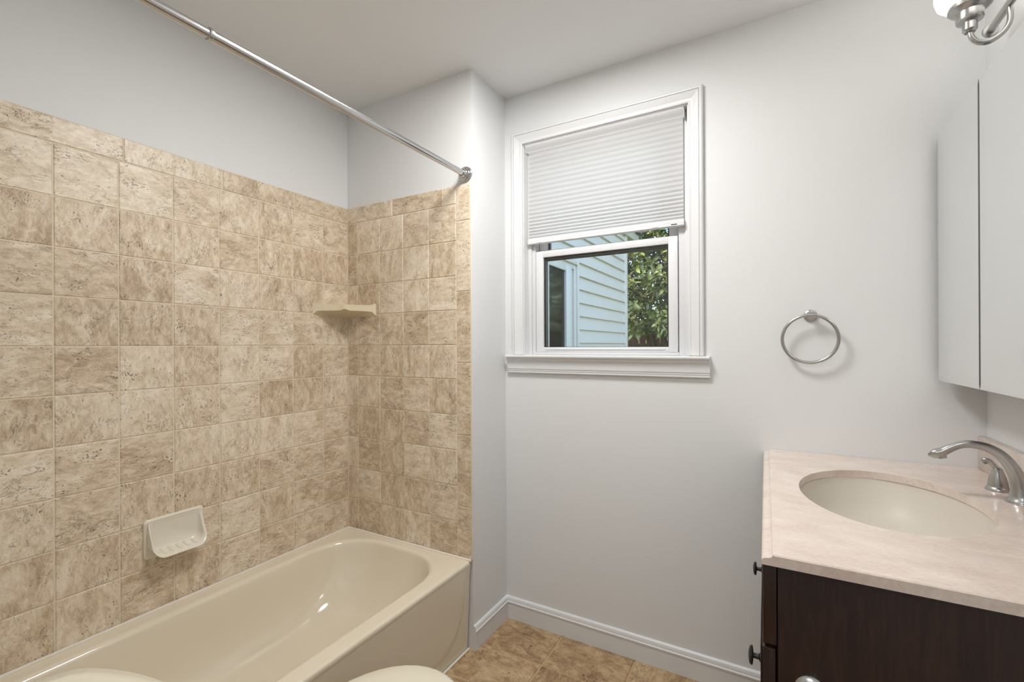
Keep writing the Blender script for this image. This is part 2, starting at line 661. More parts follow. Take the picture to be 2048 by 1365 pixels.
# casing: colonial profile, (offset out from opening edge, stand-off)
CW = .054
cprof = [(0, .0), (0, .009), (.004, .0105), (.0065, .0105), (.0075, .009), (.012, .0095), (.016, .0105), (.030, .016), (.0385, .0185),
         (.0395, .0150), (.0405, .0150), (.0415, .019), (.0475, .0195), (.051, .018), (CW, .0145), (CW, 0)]
def casing_pt(p, i):
    o, d = p
    xs_ = (OX0 - o, OX0 - o, OX1 + o, OX1 + o)
    zs_ = (OZ0 + .006, OZ1 + o, OZ1 + o, OZ0 + .006)
    return (xs_[i], YW - d, zs_[i])
MB().miter(cprof, casing_pt, 4).build('casing', M_trim, win, ang=12)
# jamb liners of the opening
j = MB()
JD = .055
j.box(OX0 - .001, OX0 + .004, YW, YW + WT, OZ0, OZ1)
j.box(OX1 - .004, OX1 + .001, YW, YW + WT, OZ0, OZ1)
j.box(OX0, OX1, YW, YW + WT, OZ1 - .004, OZ1 + .001)
j.build('jamb', M_trim, win)
# stool and apron in one moulded run: profile (stand-off, z)
SZ = 1.2265
sprof = [(0, SZ), (.034, SZ), (.0375, SZ - .0015), (.039, SZ - .006), (.0375, SZ - .011), (.034, SZ - .013), (.030, SZ - .0145), (.0275, SZ - .021), (.0275, SZ - .025),
         (.0245, SZ - .027), (.0225, SZ - .032), (.021, SZ - .036), (.019, SZ - .050), (.0185, SZ - .0625), (.0165, SZ - .064), (.0160, SZ - .071), (.0145, SZ - .0725),
         (.0145, SZ - .080), (.012, SZ - .083), (0, SZ - .083)]
MB().loft([[(x, YW - d, z) for d, z in sprof] for x in (-1.072, -.2030)]).build('stool_and_apron', M_trim, win, ang=18)
MB().box(OX0 + .001, OX1 - .001, YW - .005, YW + .06, OZ0 - .004, SZ, .001).build('stool_board', M_trim, win)
# vinyl frame: sides, head, sill
FY = YW + .048
f = MB()
f.box(OX0 + .004, -.9585, FY + .004, YW + WT, SZ, OZ1 - .004, .001)
f.box(-.3235, OX1 - .004, FY + .004, YW + WT, SZ, OZ1 - .004, .001)
f.box(OX0 + .004, OX0 + .020, FY - .006, FY + .004, SZ, OZ1 - .004, .001)
f.box(OX1 - .020, OX1 - .004, FY - .006, FY + .004, SZ, OZ1 - .004, .001)
f.box(-.9585, -.3235, FY + .004, YW + WT, 2.150, OZ1 - .004, .001)
f.box(-.9585, -.3235, FY + .002, YW + WT, SZ, 1.2400, .002)
f.build('frame', M_vinyl, win)
# lower sash
def sash(name, x0, x1, z0, z1, y0, y1, st, top, bot, glass_y, spacer):
    s = MB()
    s.box(x0, x0 + st, y0, y1, z0, z1, .0015)
    s.box(x1 - st, x1, y0, y1, z0, z1, .0015)
    s.box(x0 + st, x1 - st, y0 + .0004, y1, z1 - top, z1, .0015)
    s.box(x0 + st, x1 - st, y0 + .0004, y1, z0, z0 + bot, .0015)
    so = s.build(name, M_vinyl, win)
    gx0, gx1, gz0, gz1 = x0 + st, x1 - st, z0 + bot, z1 - top
    sp = MB()
    q = .007
    e = .0006
    sp.box(gx0 + e, gx0 + q, glass_y + .001, glass_y + .016, gz0 + e, gz1 - e)
    sp.box(gx1 - q, gx1 - e, glass_y + .001, glass_y + .016, gz0 + e, gz1 - e)
    sp.box(gx0 + q, gx1 - q, glass_y + .001, glass_y + .016, gz1 - q, gz1 - e)
    sp.box(gx0 + q, gx1 - q, glass_y + .001, glass_y + .016, gz0 + e, gz0 + .002)
    sp.build('spacer', M_spacer, so)
    g = MB()
    g.box(gx0 - .001, gx1 + .001, glass_y - .001, glass_y, gz0 - .001, gz1 + .001)
    g.build('pane', M_glass, so, smooth=False)
    return so
ls = sash('lower_sash', -.9545, -.3270, 1.2395, 1.7035, FY, FY + .034, .036, .0285, .0215, FY + .012, M_spacer)
MB().box(-.905, -.376, FY - .0035, FY + .001, 1.2505, 1.2545, .001).build('lift_rail', M_vinyl, ls)
sash('upper_sash', -.9545, -.3270, 1.685, 2.150, FY + .040, FY + .072, .040, .032, .030, FY + .054, M_spacer)

sc_f = MB()
sc_f.box(-.962, -.936, YW + .130, YW + .142, SZ, 1.705, .001)
sc_f.box(-.352, -.326, YW + .130, YW + .142, SZ, 1.705, .001)
sc_f.box(-.936, -.352, YW + .130, YW + .142, 1.672, 1.705, .001)
sc_f.build('screen_frame', M_screen, win)

# ------------------------------------------------------------------ cellular shade
sh = thing('cellular_shade', 'white pleated cellular shade lowered halfway over the window', 'window shade', ((OX0 + OX1) / 2, YW + .03, OZ1 - .004))
BX0, BX1 = OX0 + .012, OX1 - .024
ZH0, ZH1 = 2.1600, OZ1 - .0045
hd = [(YW + .003, ZH1), (YW + .0035, ZH1 - .003), (YW + .008, ZH1 - .0085), (YW + .015, ZH1 - .0145), (YW + .023, ZH1 - .0200), (YW + .0305, ZH1 - .0262), (YW + .031, ZH0 - .0005), (YW + .046, ZH0 - .0005), (YW + .046, ZH1)]
MB().prism(hd, 'x', BX0 - .004, BX1 + .006).build('head_rail', M_vinyl, sh)
MB().box(BX1 + .0065, BX1 + .0085, YW + .006, YW + .046, ZH0 - .012, ZH1 - .001, .0008).build('end_cap', M_vinyl, sh)
MB().box(BX0 - .0065, BX0 - .0045, YW + .012, YW + .046, ZH0 - .002, ZH1 - .001, .0008).build('end_cap', M_vinyl, sh)
# fabric: zigzag pleats, looser at the top and tighter at the bottom
zz = ZH0 + .002
prof = []
ZBOT = 1.7600
n_pl = 21
steps = [(.0235 if k < 9 else .0235 - .00085 * (k - 8)) for k in range(n_pl)]
sc_ = (zz - ZBOT) / sum(steps)
for k in range(n_pl):
    st = steps[k] * sc_
    prof.append((YW + .031, zz))
    prof.append((YW + .0335, zz - st * .25))
    prof.append((YW + .0362, zz - st * .5))
    prof.append((YW + .0335, zz - st * .75))
    zz -= st
prof.append((YW + .031, zz))
back = [(2 * (YW + .040) - y, z) for y, z in reversed(prof)]
MB().loft([[(x, y, z) for y, z in prof] for x in (BX0, BX1)], cap=False, closed=False).build('fabric', M_blind, sh, ang=60)
b_ = MB()
br = [(YW + .031, ZBOT + .001), (YW + .024, ZBOT - .004), (YW + .0215, ZBOT - .010), (YW + .0225, ZBOT - .0125), (YW + .021, ZBOT - .0135), (YW + .021, ZBOT - .0225), (YW + .023, ZBOT - .0245), (YW + .044, ZBOT - .0245), (YW + .044, ZBOT + .001)]
b_.prism(br, 'x', BX0, BX1 + .003)
brl = b_.build('bottom_rail', M_vinyl, sh, ang=20)
for cx in (BX0 + .062, BX1 - .105):
    MB().box(cx - .012, cx + .012, YW + .0195, YW + .0225, ZBOT - .0215, ZBOT - .0125, .001).build('clip', M_vinyl, brl)
MB().box(BX1 - .045, BX1 - .022, YW + .0200, YW + .0215, ZBOT - .0190, ZBOT - .0155, .0005).build('slot', M_bronze, brl)

# ------------------------------------------------------------------ bathtub
tub = thing('bathtub', 'cream alcove bathtub against the tiled walls', 'bathtub', ((XL + XJ) / 2, .82, 0))
XA = -1.0975
tx0, tx1, ty0, ty1 = XL + .001, XA, YF + .002, YE - .001
cx, cy = (-1.757 - 1.172) / 2, (.14 + 1.522) / 2
hx, hy = (1.757 - 1.172) / 2, (1.522 - .14) / 2
n = 14
out_ring = lambda z, o=0, r=.012: rrect((tx0 + tx1) / 2, (ty0 + ty1) / 2, (tx1 - tx0) / 2 - o, (ty1 - ty0) / 2 - o, max(r - o, .002), z, n)
def in_ring(o, z, dy_far=0, dy_near=0, r=None):
    y1 = cy + hy - o - dy_far
    y0 = cy - hy + o + dy_near
    rr = (.20 if r is None else r)
    ring = rrect(cx, (y0 + y1) / 2, hx - o, (y1 - y0) / 2, max(rr - o * .45, .06), z, n)
    return ring
rings = [out_ring(ZB - .016), out_ring(ZB - .0125), out_ring(ZB - .0095), out_ring(ZB - .005, .001), out_ring(ZB - .0015, .004), out_ring(ZB, .009), out_ring(ZB, .012),
         in_ring(-.020, ZB), in_ring(-.018, ZB), in_ring(-.011, ZB - .0012), in_ring(-.004, ZB - .005), in_ring(0.0, ZB - .014), in_ring(.004, ZB - .035),
         in_ring(.012, ZB - .09, .012, .01), in_ring(.022, ZB - .15, .03, .02), in_ring(.038, ZB - .205, .055, .03), in_ring(.062, ZB - .245, .085, .04),
         in_ring(.095, ZB - .272, .115, .05), in_ring(.14, ZB - .288, .15, .06), in_ring(.19, ZB - .294, .2, .08), in_ring(.26, ZB - .296, .3, .1)]
t_ = MB()
t_.loft(rings, cap=False)
t_.bm.faces.new([t_.bm.verts[-len(rings[-1]) + k] for k in range(len(rings[-1]))]) if (t_.bm.verts.ensure_lookup_table() or True) else None
t_.build('basin', M_tub, tub, ang=89)
# apron: flat skirt with a recessed panel that has a big rounded lower corner
a_ = MB()
def apron_x(z):
    return XA - .001 - .016 * max(0, (ZB - z)) / ZB
nz, ny = 60, 150
y0a, y1a = ty0, ty1
grid = []
pr = .17
py1, pz0, py0 = 1.538, .055, .10
def inset(y, z):
    # signed distance inside a rounded panel (open at the top)
    dx = min(py1 - y, y - py0)
    dz = z - pz0
    if dx < pr and dz < pr:
        d = pr - math.hypot(pr - dx, pr - dz)
    else:
        d = min(dx, dz)
    s = max(0, min(1, (d + .006) / .016))
    return s * s * (3 - 2 * s)
for i in range(ny + 1):
    y = y0a + (y1a - y0a) * i / ny
    row = []
    for k in range(nz + 1):
        z = (ZB - .0125) * k / nz
        row.append((apron_x(z) + .0008 - .0042 * (1 - inset(y, z)) * max(0, min(1, (ZB - .02 - z) / .06)), y, z))
    grid.append(row)
bmv = [[a_.bm.verts.new(p) for p in r] for r in grid]
for i in range(ny):
    for k in range(nz):
        a_.bm.faces.new((bmv[i][k], bmv[i + 1][k], bmv[i + 1][k + 1], bmv[i][k + 1]))
a_.build('apron', M_tub, tub, ang=60)
c_ = MB()
c_.tube([(XL + .0062, ty0, ZB + .001), (XL + .0062, ty1 - .004, ZB + .001)], .0058, 10)
c_.tube([(XL + .0062, YE - .0060, ZB + .001), (XE, YE - .0060, ZB + .001)], .0058, 10)
c_.build('caulk_bead', M_caulk, tub)
MB().tube([(XA - .012, ty0, .002), (XA - .0135, ty1, .002)], .0050, 8).build('floor_caulk_bead', M_caulk, tub)

# ------------------------------------------------------------------ curtain rod
rod = thing('shower_curtain_rod', 'long chrome shower curtain rod above the bathtub', 'curtain rod', (-1.12, YE + PW, 1.987))
RX, RZ = -1.120, 1.987
MB().tube([(RX, .575, RZ), (RX, 1.570, RZ + .003)], .0125, 24).build('outer_tube', M_chrome, rod)
MB().tube([(RX, YF, RZ), (RX, .58, RZ)], .0112, 24).build('inner_tube', M_chrome, rod)
MB().lathe([(.0112, -.004), (.0145, -.004), (.0150, 0), (.0145, .004), (.0125, .004)], (RX, .574, RZ), 'y', 24, cap=False).build('joint_collar', M_chrome, rod)
fl_ = MB().lathe([(0, 0), (.033, 0), (.033, -.004), (.030, -.0075), (.024, -.009), (.0235, -.013), (.0245, -.0155), (.0235, -.018), (.018, -.019), (.0178, -.028), (.0165, -.031), (.0125, -.031)], (RX, YE + PW, RZ + .003), 'y', 36, cap=False)
fl_.build('wall_flange', M_chrome, rod)
MB().lathe([(0, 0), (.033, 0), (.033, .004), (.024, .009), (.0235, .018), (.018, .019), (.0178, .028), (.0112, .031)], (RX, YF, RZ), 'y', 36, cap=False).build('wall_flange', M_chrome, rod)

# ------------------------------------------------------------------ soap dish
sd = thing('soap_dish', 'cream ceramic soap dish on the left tiled wall above the bathtub', 'soap dish', (XL, .815, .57))
def yz_ring(cy_, cz_, hy_, hz_, r, x, n_=8, rb=None):
    return [(x, p[0], p[1]) for p in rrect(cy_, cz_, hy_, hz_, r, 0, n_, r2=rb)]
d_ = MB()
d_.loft([yz_ring(.815, .622, .092, .066, .012, XL), yz_ring(.815, .622, .092, .066, .012, XL + .005), yz_ring(.815, .622, .088, .062, .012, XL + .009)])
d_.build('flange', M_ceramic, sd)
# tray: profile swept - outer shell leaning forward at the bottom, hollow inside
def dish_ring(s, inner):
    """s 0..1 from the wall to the rim"""
    ring = []
    base = rrect(0, 0, 1, 1, .35, 0, 9)
    return ring
def rim_x(v):
    # rim stands further off the wall low down: v 0 bottom, 1 top
    return XL + .012 + .055 * (1 - v) ** 1.5
def ring_at(hy_, z0, z1, r, xf, rb):
    pts = rrect(.815, (z0 + z1) / 2, hy_, (z1 - z0) / 2, r, 0, 9, r2=rb)
    return [(xf((p[1] - .566) / (.684 - .566)), p[0], p[1]) for p in pts]
zb_, zt_ = .566, .684
cl = lambda v: max(0, min(1, v))
R0 = ring_at(.084, zb_ + .010, zt_ - .002, .012, lambda v: XL + .006, .03)
R1 = ring_at(.0835, zb_ + .003, zt_ - .001, .013, lambda v: XL + .006 + .6 * (rim_x(cl(v)) - XL - .006), .03)
R2 = ring_at(.083, zb_, zt_, .014, lambda v: rim_x(cl(v)), .034)
R3 = ring_at(.0800, zb_ + .003, zt_ - .003, .013, lambda v: rim_x(cl(v)) + .0005, .032)
R4 = ring_at(.0765, zb_ + .007, zt_ - .007, .012, lambda v: rim_x(cl(v)) - .003, .030)
R5 = ring_at(.0755, zb_ + .009, zt_ - .009, .012, lambda v: XL + .010 + .60 * (rim_x(cl(v)) - XL - .012), .028)
R6 = ring_at(.0735, zb_ + .013, zt_ - .012, .012, lambda v: XL + .0095 + .18 * (rim_x(cl(v)) - XL - .012), .026)
R7 = ring_at(.0670, zb_ + .022, zt_ - .018, .012, lambda v: XL + .0092, .024)
d2 = MB()
d2.loft([R0, R1, R2, R3, R4, R5, R6, R7])
tray = d2.build('tray', M_ceramic, sd, ang=70)
rg = MB()
for k in range(5):
    y = .815 + (k - 2) * .024
    rg.tube([(XL + .014, y, zb_ + .0130), (XL + .030, y, zb_ + .0095), (XL + .050, y, zb_ + .0060)], [.0052, .0060, .0045], 10)
rg.build('ridges', M_ceramic, tray)

# ------------------------------------------------------------------ corner shelf
cs = thing('corner_shelf', 'cream ceramic corner shelf where the tiled walls meet', 'shelf', (XL, YE, 1.43))
P0 = Vector((XL, 1.372))
P1 = Vector((-1.635, YE))
def front(s):
    p = P0.lerp(P1, s)
    nrm = Vector((1, -1)).normalized()
    bow = .010 * math.sin(PI * s) + .008 * math.exp(-((s - .5) / .07) ** 2)
    return p + nrm * (bow - .004)
NS = 48
m_ = MB()
corner = Vector((XL, YE))
zt2, zu = 1.4640, 1.4360
ztop = lambda s: zt2 + .005 * max(0, abs(2 * s - 1) - .8) / .2 * 2
def zbot(s):
    e = abs(2 * s - 1)
    notch = .0075 * math.exp(-((s - .5) / .05) ** 2)
    return zu - .004 * e ** 2 - (.020 * max(0, (e - .86) / .14) ** .7 if e > .86 else 0) + notch
rt, rb2 = [], []
ftop, fbot, ubot = [], [], []
for k in range(NS + 1):
    s = k / NS
    p = front(s)
    c2 = p.lerp(corner, .16)
    c3 = corner.lerp(p, .03)
    ftop.append(m_.bm.verts.new((p.x, p.y, ztop(s))))
    fbot.append(m_.bm.verts.new((p.x, p.y, zbot(s))))
    ubot.append(m_.bm.verts.new((p.lerp(corner, .75).x, p.lerp(corner, .75).y, zu - .022)))
    rt.append(m_.bm.verts.new((p.lerp(corner, .10).x, p.lerp(corner, .10).y, zt2 - .006)))
    rb2.append(m_.bm.verts.new((c3.x, c3.y, zt2 - .006)))
lowc = [m_.bm.verts.new((corner.lerp(front(k / NS), .02).x, corner.lerp(front(k / NS), .02).y, zu - .026)) for k in range(NS + 1)]
for k in range(NS):
    for A, B in ((ftop, fbot), (fbot, ubot), (ubot, lowc), (rt, ftop), (rb2, rt)):
        m_.bm.faces.new((A[k], A[k + 1], B[k + 1], B[k]))
for e in (0, NS):
    m_.bm.faces.new((rb2[e], rt[e], ftop[e], fbot[e], ubot[e], lowc[e]))
m_.build('ledge', M_shelfcer, cs, ang=40)

# ------------------------------------------------------------------ toilet
to = thing('toilet', 'biscuit toilet with closed lid standing beside the bathtub', 'toilet', (-.765, .55, 0))
TX = -.765
def egg(z, hw, yb, yf, n_=40, yc=.700):
    out = []
    for k in range(n_):
        a = 2 * PI * k / n_
        c, s = math.cos(a), math.sin(a)
        if s >= 0:
            out.append((TX + hw * c, yc + (yf - yc) * s, z))
        else:
            out.append((TX + hw * (abs(c) ** .8) * (1 if c >= 0 else -1), yc + (yc - yb) * s, z))
    return out
g_ = MB()
g_.loft([egg(0, .115, .33, .80, yc=.62), egg(.03, .112, .335, .795, yc=.62), egg(.10, .098, .36, .76, yc=.6), egg(.19, .105, .37, .77, yc=.61), egg(.27, .15, .36, .85, yc=.66),
         egg(.33, .176, .37, .905, yc=.69), egg(.375, .183, .38, .925), egg(.383, .178, .385, .92), egg(.384, .12, .45, .84), egg(.34, .11, .46, .82), egg(.26, .07, .52, .74, yc=.66)])
g_.box(TX - .11, TX + .11, .16, .44, .19, .382, .02)
g_.build('bowl', M_toilet, to, ang=50)
g_ = MB()
g_.loft([egg(.385, .184, .43, .934), egg(.387, .188, .428, .938), egg(.397, .188, .428, .938), egg(.399, .184, .43, .934)])
g_.build('seat', M_toilet, to, ang=60)
g_ = MB()
g_.loft([egg(.400, .184, .425, .938), egg(.402, .191, .42, .948), egg(.414, .193, .42, .950), egg(.421, .191, .423, .947), egg(.4255, .184, .43, .938), egg(.4280, .155, .47, .895), egg(.4295, .08, .56, .80)])
lid = g_.build('lid', M_toilet, to, ang=60)
for sd_x in (-.075, .075):
    MB().lathe([(0, 0), (.014, 0), (.014, .02), (.010, .024), (0, .024)], (TX + sd_x, .415, .40), 'z', 20).build('hinge', M_toilet, lid)
def tank_ring(z, o, yb=.075):
    pts = []
    hw, Rb = .232 - o, .42
    yc0 = -.0655 - o
    for k in range(25):
        x = -hw + 2 * hw * k / 24
        y = yc0 + math.sqrt(Rb * Rb - x * x)
        e = max(0, abs(x) - (hw - .035)) / .035
        y -= .035 * (1 - math.sqrt(max(0, 1 - e * e)))
        pts.append((TX + x, y, z))
    pts += [(TX + hw, yb + o, z), (TX - hw, yb + o, z)]
    return pts
g_ = MB()
g_.loft([tank_ring(.385, .045), tank_ring(.42, .030), tank_ring(.60, .016), tank_ring(.715, .013)])
tank = g_.build('tank', M_toilet, to, ang=50)
g_ = MB()
g_.loft([tank_ring(.713, .006), tank_ring(.718, .001), tank_ring(.738, .0), tank_ring(.750, .0005), tank_ring(.755, .004), tank_ring(.7565, .026)])
g_.build('tank_lid', M_toilet, to, ang=60)
g_ = MB()
g_.lathe([(0, 0), (.013, 0), (.013, .008), (0, .010)], (TX - .16, tank_ring(.66, .015)[4][1] - .002, .66), 'y', 20)
g_.tube([(TX - .16, .312, .66), (TX - .12, .348, .657), (TX - .085, .360, .652)], [.006, .0055, .007], 12)
g_.build('flush_lever', M_nickel, tank)

# ------------------------------------------------------------------ vanity cabinet
va = thing('vanity_cabinet', 'dark espresso wood vanity cabinet under the beige countertop', 'cabinet', (.26, 1.40, 0))
VY0, VY1 = .945, YW - .016
v_ = MB()
v_.box(.006, XR - .001, VY0, VY0 + .018, 0.0, .879, .0005)
v_.box(.006, XR - .001, VY1 - .018, VY1, 0.0, .879, .0005)
v_.box(XR - .02, XR - .001, VY0 + .018, VY1 - .018, .09, .879)
v_.box(.006, XR - .02, VY0 + .018, VY1 - .018, .09, .108)
v_.box(.06, .075, VY0 + .018, VY1 - .018, 0, .09)
v_.build('cabinet_body', M_wood, va)
fr = MB()
fr.box(.0045, .022, VY0 + .019, VY0 + .045, .0, .879, .001)
fr.box(.0045, .022, VY1 - .045, VY1, .0, .879, .001)
fr.box(.0045, .022, VY0 + .045, VY1 - .045, .700, .760, .001)
fr.box(.0045, .022, VY0 + .045, VY1 - .045, .850, .879, .001)
fr.box(.0045, .022, VY0 + .045, VY1 - .045, .09, .13, .001)
fr.build('face_frame', M_wood, va)
MB().box(-.0175, .0042, VY0 - .0005, VY1 - .002, .7305, .8745, .0015).build('drawer_front', M_wood, va)
def door(y0, y1, ky):
    z0, z1 = .100, .7235
    rw = .055
    dd = MB().box(-.0195, .0025, y0, y1, z0, z1, .002).build('door', M_wood, va)
    d = MB()
    d.box(-.0217, -.0194, y0, y0 + rw, z0, z1, .001)
    d.box(-.0217, -.0194, y1 - rw, y1, z0, z1, .001)
    d.box(-.0217, -.0194, y0 + rw, y1 - rw, z1 - rw, z1, .001)
    d.box(-.0217, -.0194, y0 + rw, y1 - rw, z0, z0 + rw, .001)
    d.build('door_rim', M_wood, dd)
    k = MB().lathe([(0, 0), (.0080, 0), (.0080, -.0015), (.0048, -.003), (.0046, -.0120), (.0140, -.0130), (.0165, -.0142), (.0168, -.0158), (.0150, -.0185), (.008, -.0205), (0, -.0211)], (-.0217, ky, .678), 'x', 28)
    k.build('knob', M_bronze, dd)
door(VY0 + .001, 1.330, .985)
door(1.334, VY1 - .004, 1.370)

# ------------------------------------------------------------------ countertop with sink cut-out
ct = thing('countertop', 'beige pink marble countertop on the dark vanity', 'countertop', (.26, 1.39, .88))
CX0, CX1, CY0, CY1, CZ0, CZ1 = -.0015, XR - .001, .9275, YW - .001, .8800, .9000
SCX, SCY, SAX, SAY, ST = .2416, 1.4120, .1785, .2540, R(-4.1)
def ell(k_, z, n_=96, o=0):
    out = []
    for k in range(n_):
        a = 2 * PI * k / n_
        x, y = (SAX + o) * math.cos(a), (SAY + o) * math.sin(a)
        out.append((SCX + x * math.cos(ST) - y * math.sin(ST), SCY + x * math.sin(ST) + y * math.cos(ST), z))
    return out
s_ = MB()
bm = s_.bm
loops = []
for z in (CZ1, CZ0):
    o_ = [bm.verts.new(p) for p in ((CX0, CY0, z), (CX1, CY0, z), (CX1, CY1, z), (CX0, CY1, z))]
    i_ = [bm.verts.new(p) for p in ell(0, z)]
    es = [bm.edges.new((L[k], L[(k + 1) % len(L)])) for L in (o_, i_) for k in range(len(L))]
    bmesh.ops.triangle_fill(bm, use_beauty=True, use_dissolve=False, edges=es)
    loops.append((o_, i_))
for A, B in zip(loops[0], loops[1]):
    for k in range(len(A)):
        k2 = (k + 1) % len(A)
        bm.faces.new((A[k], A[k2], B[k2], B[k]))
# ogee lip on the left edge
og = [(CX0, CZ1), (CX0 - .0010, CZ1 - .0035), (CX0 - .004, CZ1 - .0060), (CX0 - .009, CZ1 - .0072), (CX0 - .0135, CZ1 - .0082), (CX0 - .0165, CZ1 - .0105), (CX0 - .0180, CZ1 - .0140), (CX0 - .0175, CZ0 + .001), (CX0 - .016, CZ0), (CX0, CZ0)]
s_.prism(og, 'y', CY0 - .002, CY1)
s_.prism([(CY0, CZ1 - .0001), (CY0 - .002, CZ1 - .002), (CY0 - .002, CZ0), (CY0, CZ0)], 'x', CX0, CX1)
s_.build('slab', M_marble, ct, ang=30)
tag(MB().box(XR - .021, XR - .001, CY0, CY1, CZ1, CZ1 + .0965, .002).build('backsplash', M_marble), 'low beige marble backsplash strip along the right wall behind the faucet', 'backsplash')

sk = thing('sink', 'oval cream undermount sink set in the beige countertop', 'sink', (SCX, SCY, .75))
prof = [(.012, .8795), (.0005, .8795), (.000, .874), (-.004, .862), (-.012, .842), (-.024, .815), (-.042, .788), (-.066, .768), (-.095, .756), (-.125, .750), (-.150, .747)]
def ell2(o, z, n_=96):
    out = []
    k0 = max((SAX + o) / SAX, .03)
    for k in range(n_):
        a = 2 * PI * k / n_
        x, y = (SAX + o) * math.cos(a), (SAY + o * 1.25) * math.sin(a)
        out.append((SCX + x * math.cos(ST) - y * math.sin(ST), SCY + x * math.sin(ST) + y * math.cos(ST), z))
    return out
b_ = MB()
inn = [ell2(o, z) for o, z in prof]
outr = [ell2(o + .010, z - .010) for o, z in reversed(prof)]
b_.loft(inn, cap=False)
b_.bm.verts.ensure_lookup_table()
nn = 96
b_.bm.faces.new([b_.bm.verts[len(inn) * nn - nn + k] for k in range(nn)])
b_.build('bowl', M_basin, sk, ang=60)
MB().lathe([(0, .003), (.014, .003), (.018, .0035), (.0215, .0025), (.022, 0)], (SCX, SCY, .7475), 'z', 32, cap=False).build('drain', M_nickel, sk)

# the vanity front runs very slightly out of square with the room
def skew(o):
    if o.type == 'MESH':
        for vtx in o.data.vertices:
            x, y, z = vtx.co
            vtx.co.x = x - .0120 * (y - .925) * max(0, min(1, (XR - .03 - x) / .50))
    for c_o in o.children:
        skew(c_o)
skew(va)
skew(ct)

# ------------------------------------------------------------------ faucet
fa = thing('faucet', 'brushed nickel arched faucet with lever handle on the countertop', 'faucet', (.49, 1.50, CZ1))
FYc = 1.500
sp_ = [(.4970, .900), (.4968, .915), (.4950, .935), (.4900, .960), (.4790, .985), (.4620, 1.008), (.4400, 1.0225), (.4150, 1.0275), (.3950, 1.0250), (.3750, 1.0145), (.3580, 1.0025), (.3440, .9965), (.3335, .9935)]
path = smoothpath([(x, FYc, z) for x, z in sp_], 5)
nP = len(path)
flat = []
keys = [(0, .0262, .0262), (.03, .0242, .0242), (.08, .0195, .0205), (.18, .0145, .0158), (.35, .0115, .0132), (.55, .0086, .0102), (.70, .0080, .0098), (.80, .0098, .0115), (.88, .0118, .0134), (.94, .0074, .0115), (1.0, .0015, .004)]
for k in range(nP):
    s = k / (nP - 1)
    for (a, b) in zip(keys[:-1], keys[1:]):
        if a[0] <= s <= b[0]:
            u = (s - a[0]) / (b[0] - a[0])
            flat.append((a[1] + (b[1] - a[1]) * u, a[2] + (b[2] - a[2]) * u))
            break
sp0 = MB()
sp0.tube(path, 1, 24, True, flat)
spout = sp0.build('spout', M_nickel, fa, ang=60)
MB().lathe([(0, 0), (.0268, 0), (.0274, .0015), (.0268, .0030), (.0250, .004), (0, .004)], (.4970, FYc, CZ1), 'z', 32).build('spout_base', M_nickel, spout)
MB().tube([(.3590, FYc, .9960), (.3610, FYc, .9890)], [.0085, .0085], 20).build('aerator', M_nickel, spout)
def handle(hx_, hy_, dirn):
    h = MB()
    h.lathe([(0, 0), (.0235, 0), (.0235, .003), (.0205, .0085), (.0195, .0095), (.0190, .0100), (.0192, .011), (.0185, .020), (.0160, .032), (.0125, .044), (.0100, .051), (.0095, .054), (.0060, .0565), (0, .057)], (hx_, hy_, CZ1), 'z', 36)
    ho = h.build('handle', M_nickel, fa)
    l = MB()
    z = CZ1 + .052
    ux, uy = dirn
    pts = smoothpath([(hx_ + ux * d_, hy_ + uy * d_, z + h_) for d_, h_ in ((-.006, -.003), (0, .002), (.0075, .010), (.0135, .0170), (.0200, .0185), (.0265, .0140))], 4)
    q = len(pts)
    fl2 = []
    for k in range(q):
        s = k / (q - 1)
        w_ = .0052 + (.0034 * max(0, (s - .45) / .35) if s > .45 else 0)
        w_ = min(w_, .0082)
        if s > .92:
            w_ *= .75
        fl2.append((.0052, w_ * 1.25) if s > .2 else (.0062, .0066))
    l.tube(pts, 1, 16, True, fl2)
    l.build('lever', M_nickel, ho, ang=60)
handle(.490, 1.605, (-.96, .28))
handle(.490, 1.395, (-.20, -.98))

# ------------------------------------------------------------------ mirrored medicine cabinet
mc = thing('medicine_cabinet', 'frameless mirrored medicine cabinet on the right wall', 'cabinet', (XR, 1.37, 1.16))
MX = .4300
MY1, MZ0, MZ1 = 1.8290, 1.1590, 1.9040
MB().box(MX + .008, XR - .0005, .895, MY1 - .004, MZ0 + .003, MZ1 - .003).build('cabinet_box', M_boxgrey, mc)
edges = [MY1, 1.5105, 1.2030, .8930]
for a, b in zip(edges[1:], edges[:-1]):
    d = MB()
    y0, y1 = a + .0014, b - .0014 if b != MY1 else b
    d.loft([[(MX + .0065, y, z) for y, z in ((y0, MZ0), (y1, MZ0), (y1, MZ1), (y0, MZ1))],
            [(MX + .0012, y, z) for y, z in ((y0, MZ0), (y1, MZ0), (y1, MZ1), (y0, MZ1))],
            [(MX, y, z) for y, z in ((y0 + .0005, MZ0 + .012), (y1 - .012, MZ0 + .012), (y1 - .012, MZ1 - .012), (y0 + .0005, MZ1 - .012))]])
    mo = d.build('mirror_door', [M_mirror, M_boxgrey], mc, smooth=False)
    for pf in mo.data.polygons:
        if abs(pf.normal.y) > .9:
            pf.material_index = 1

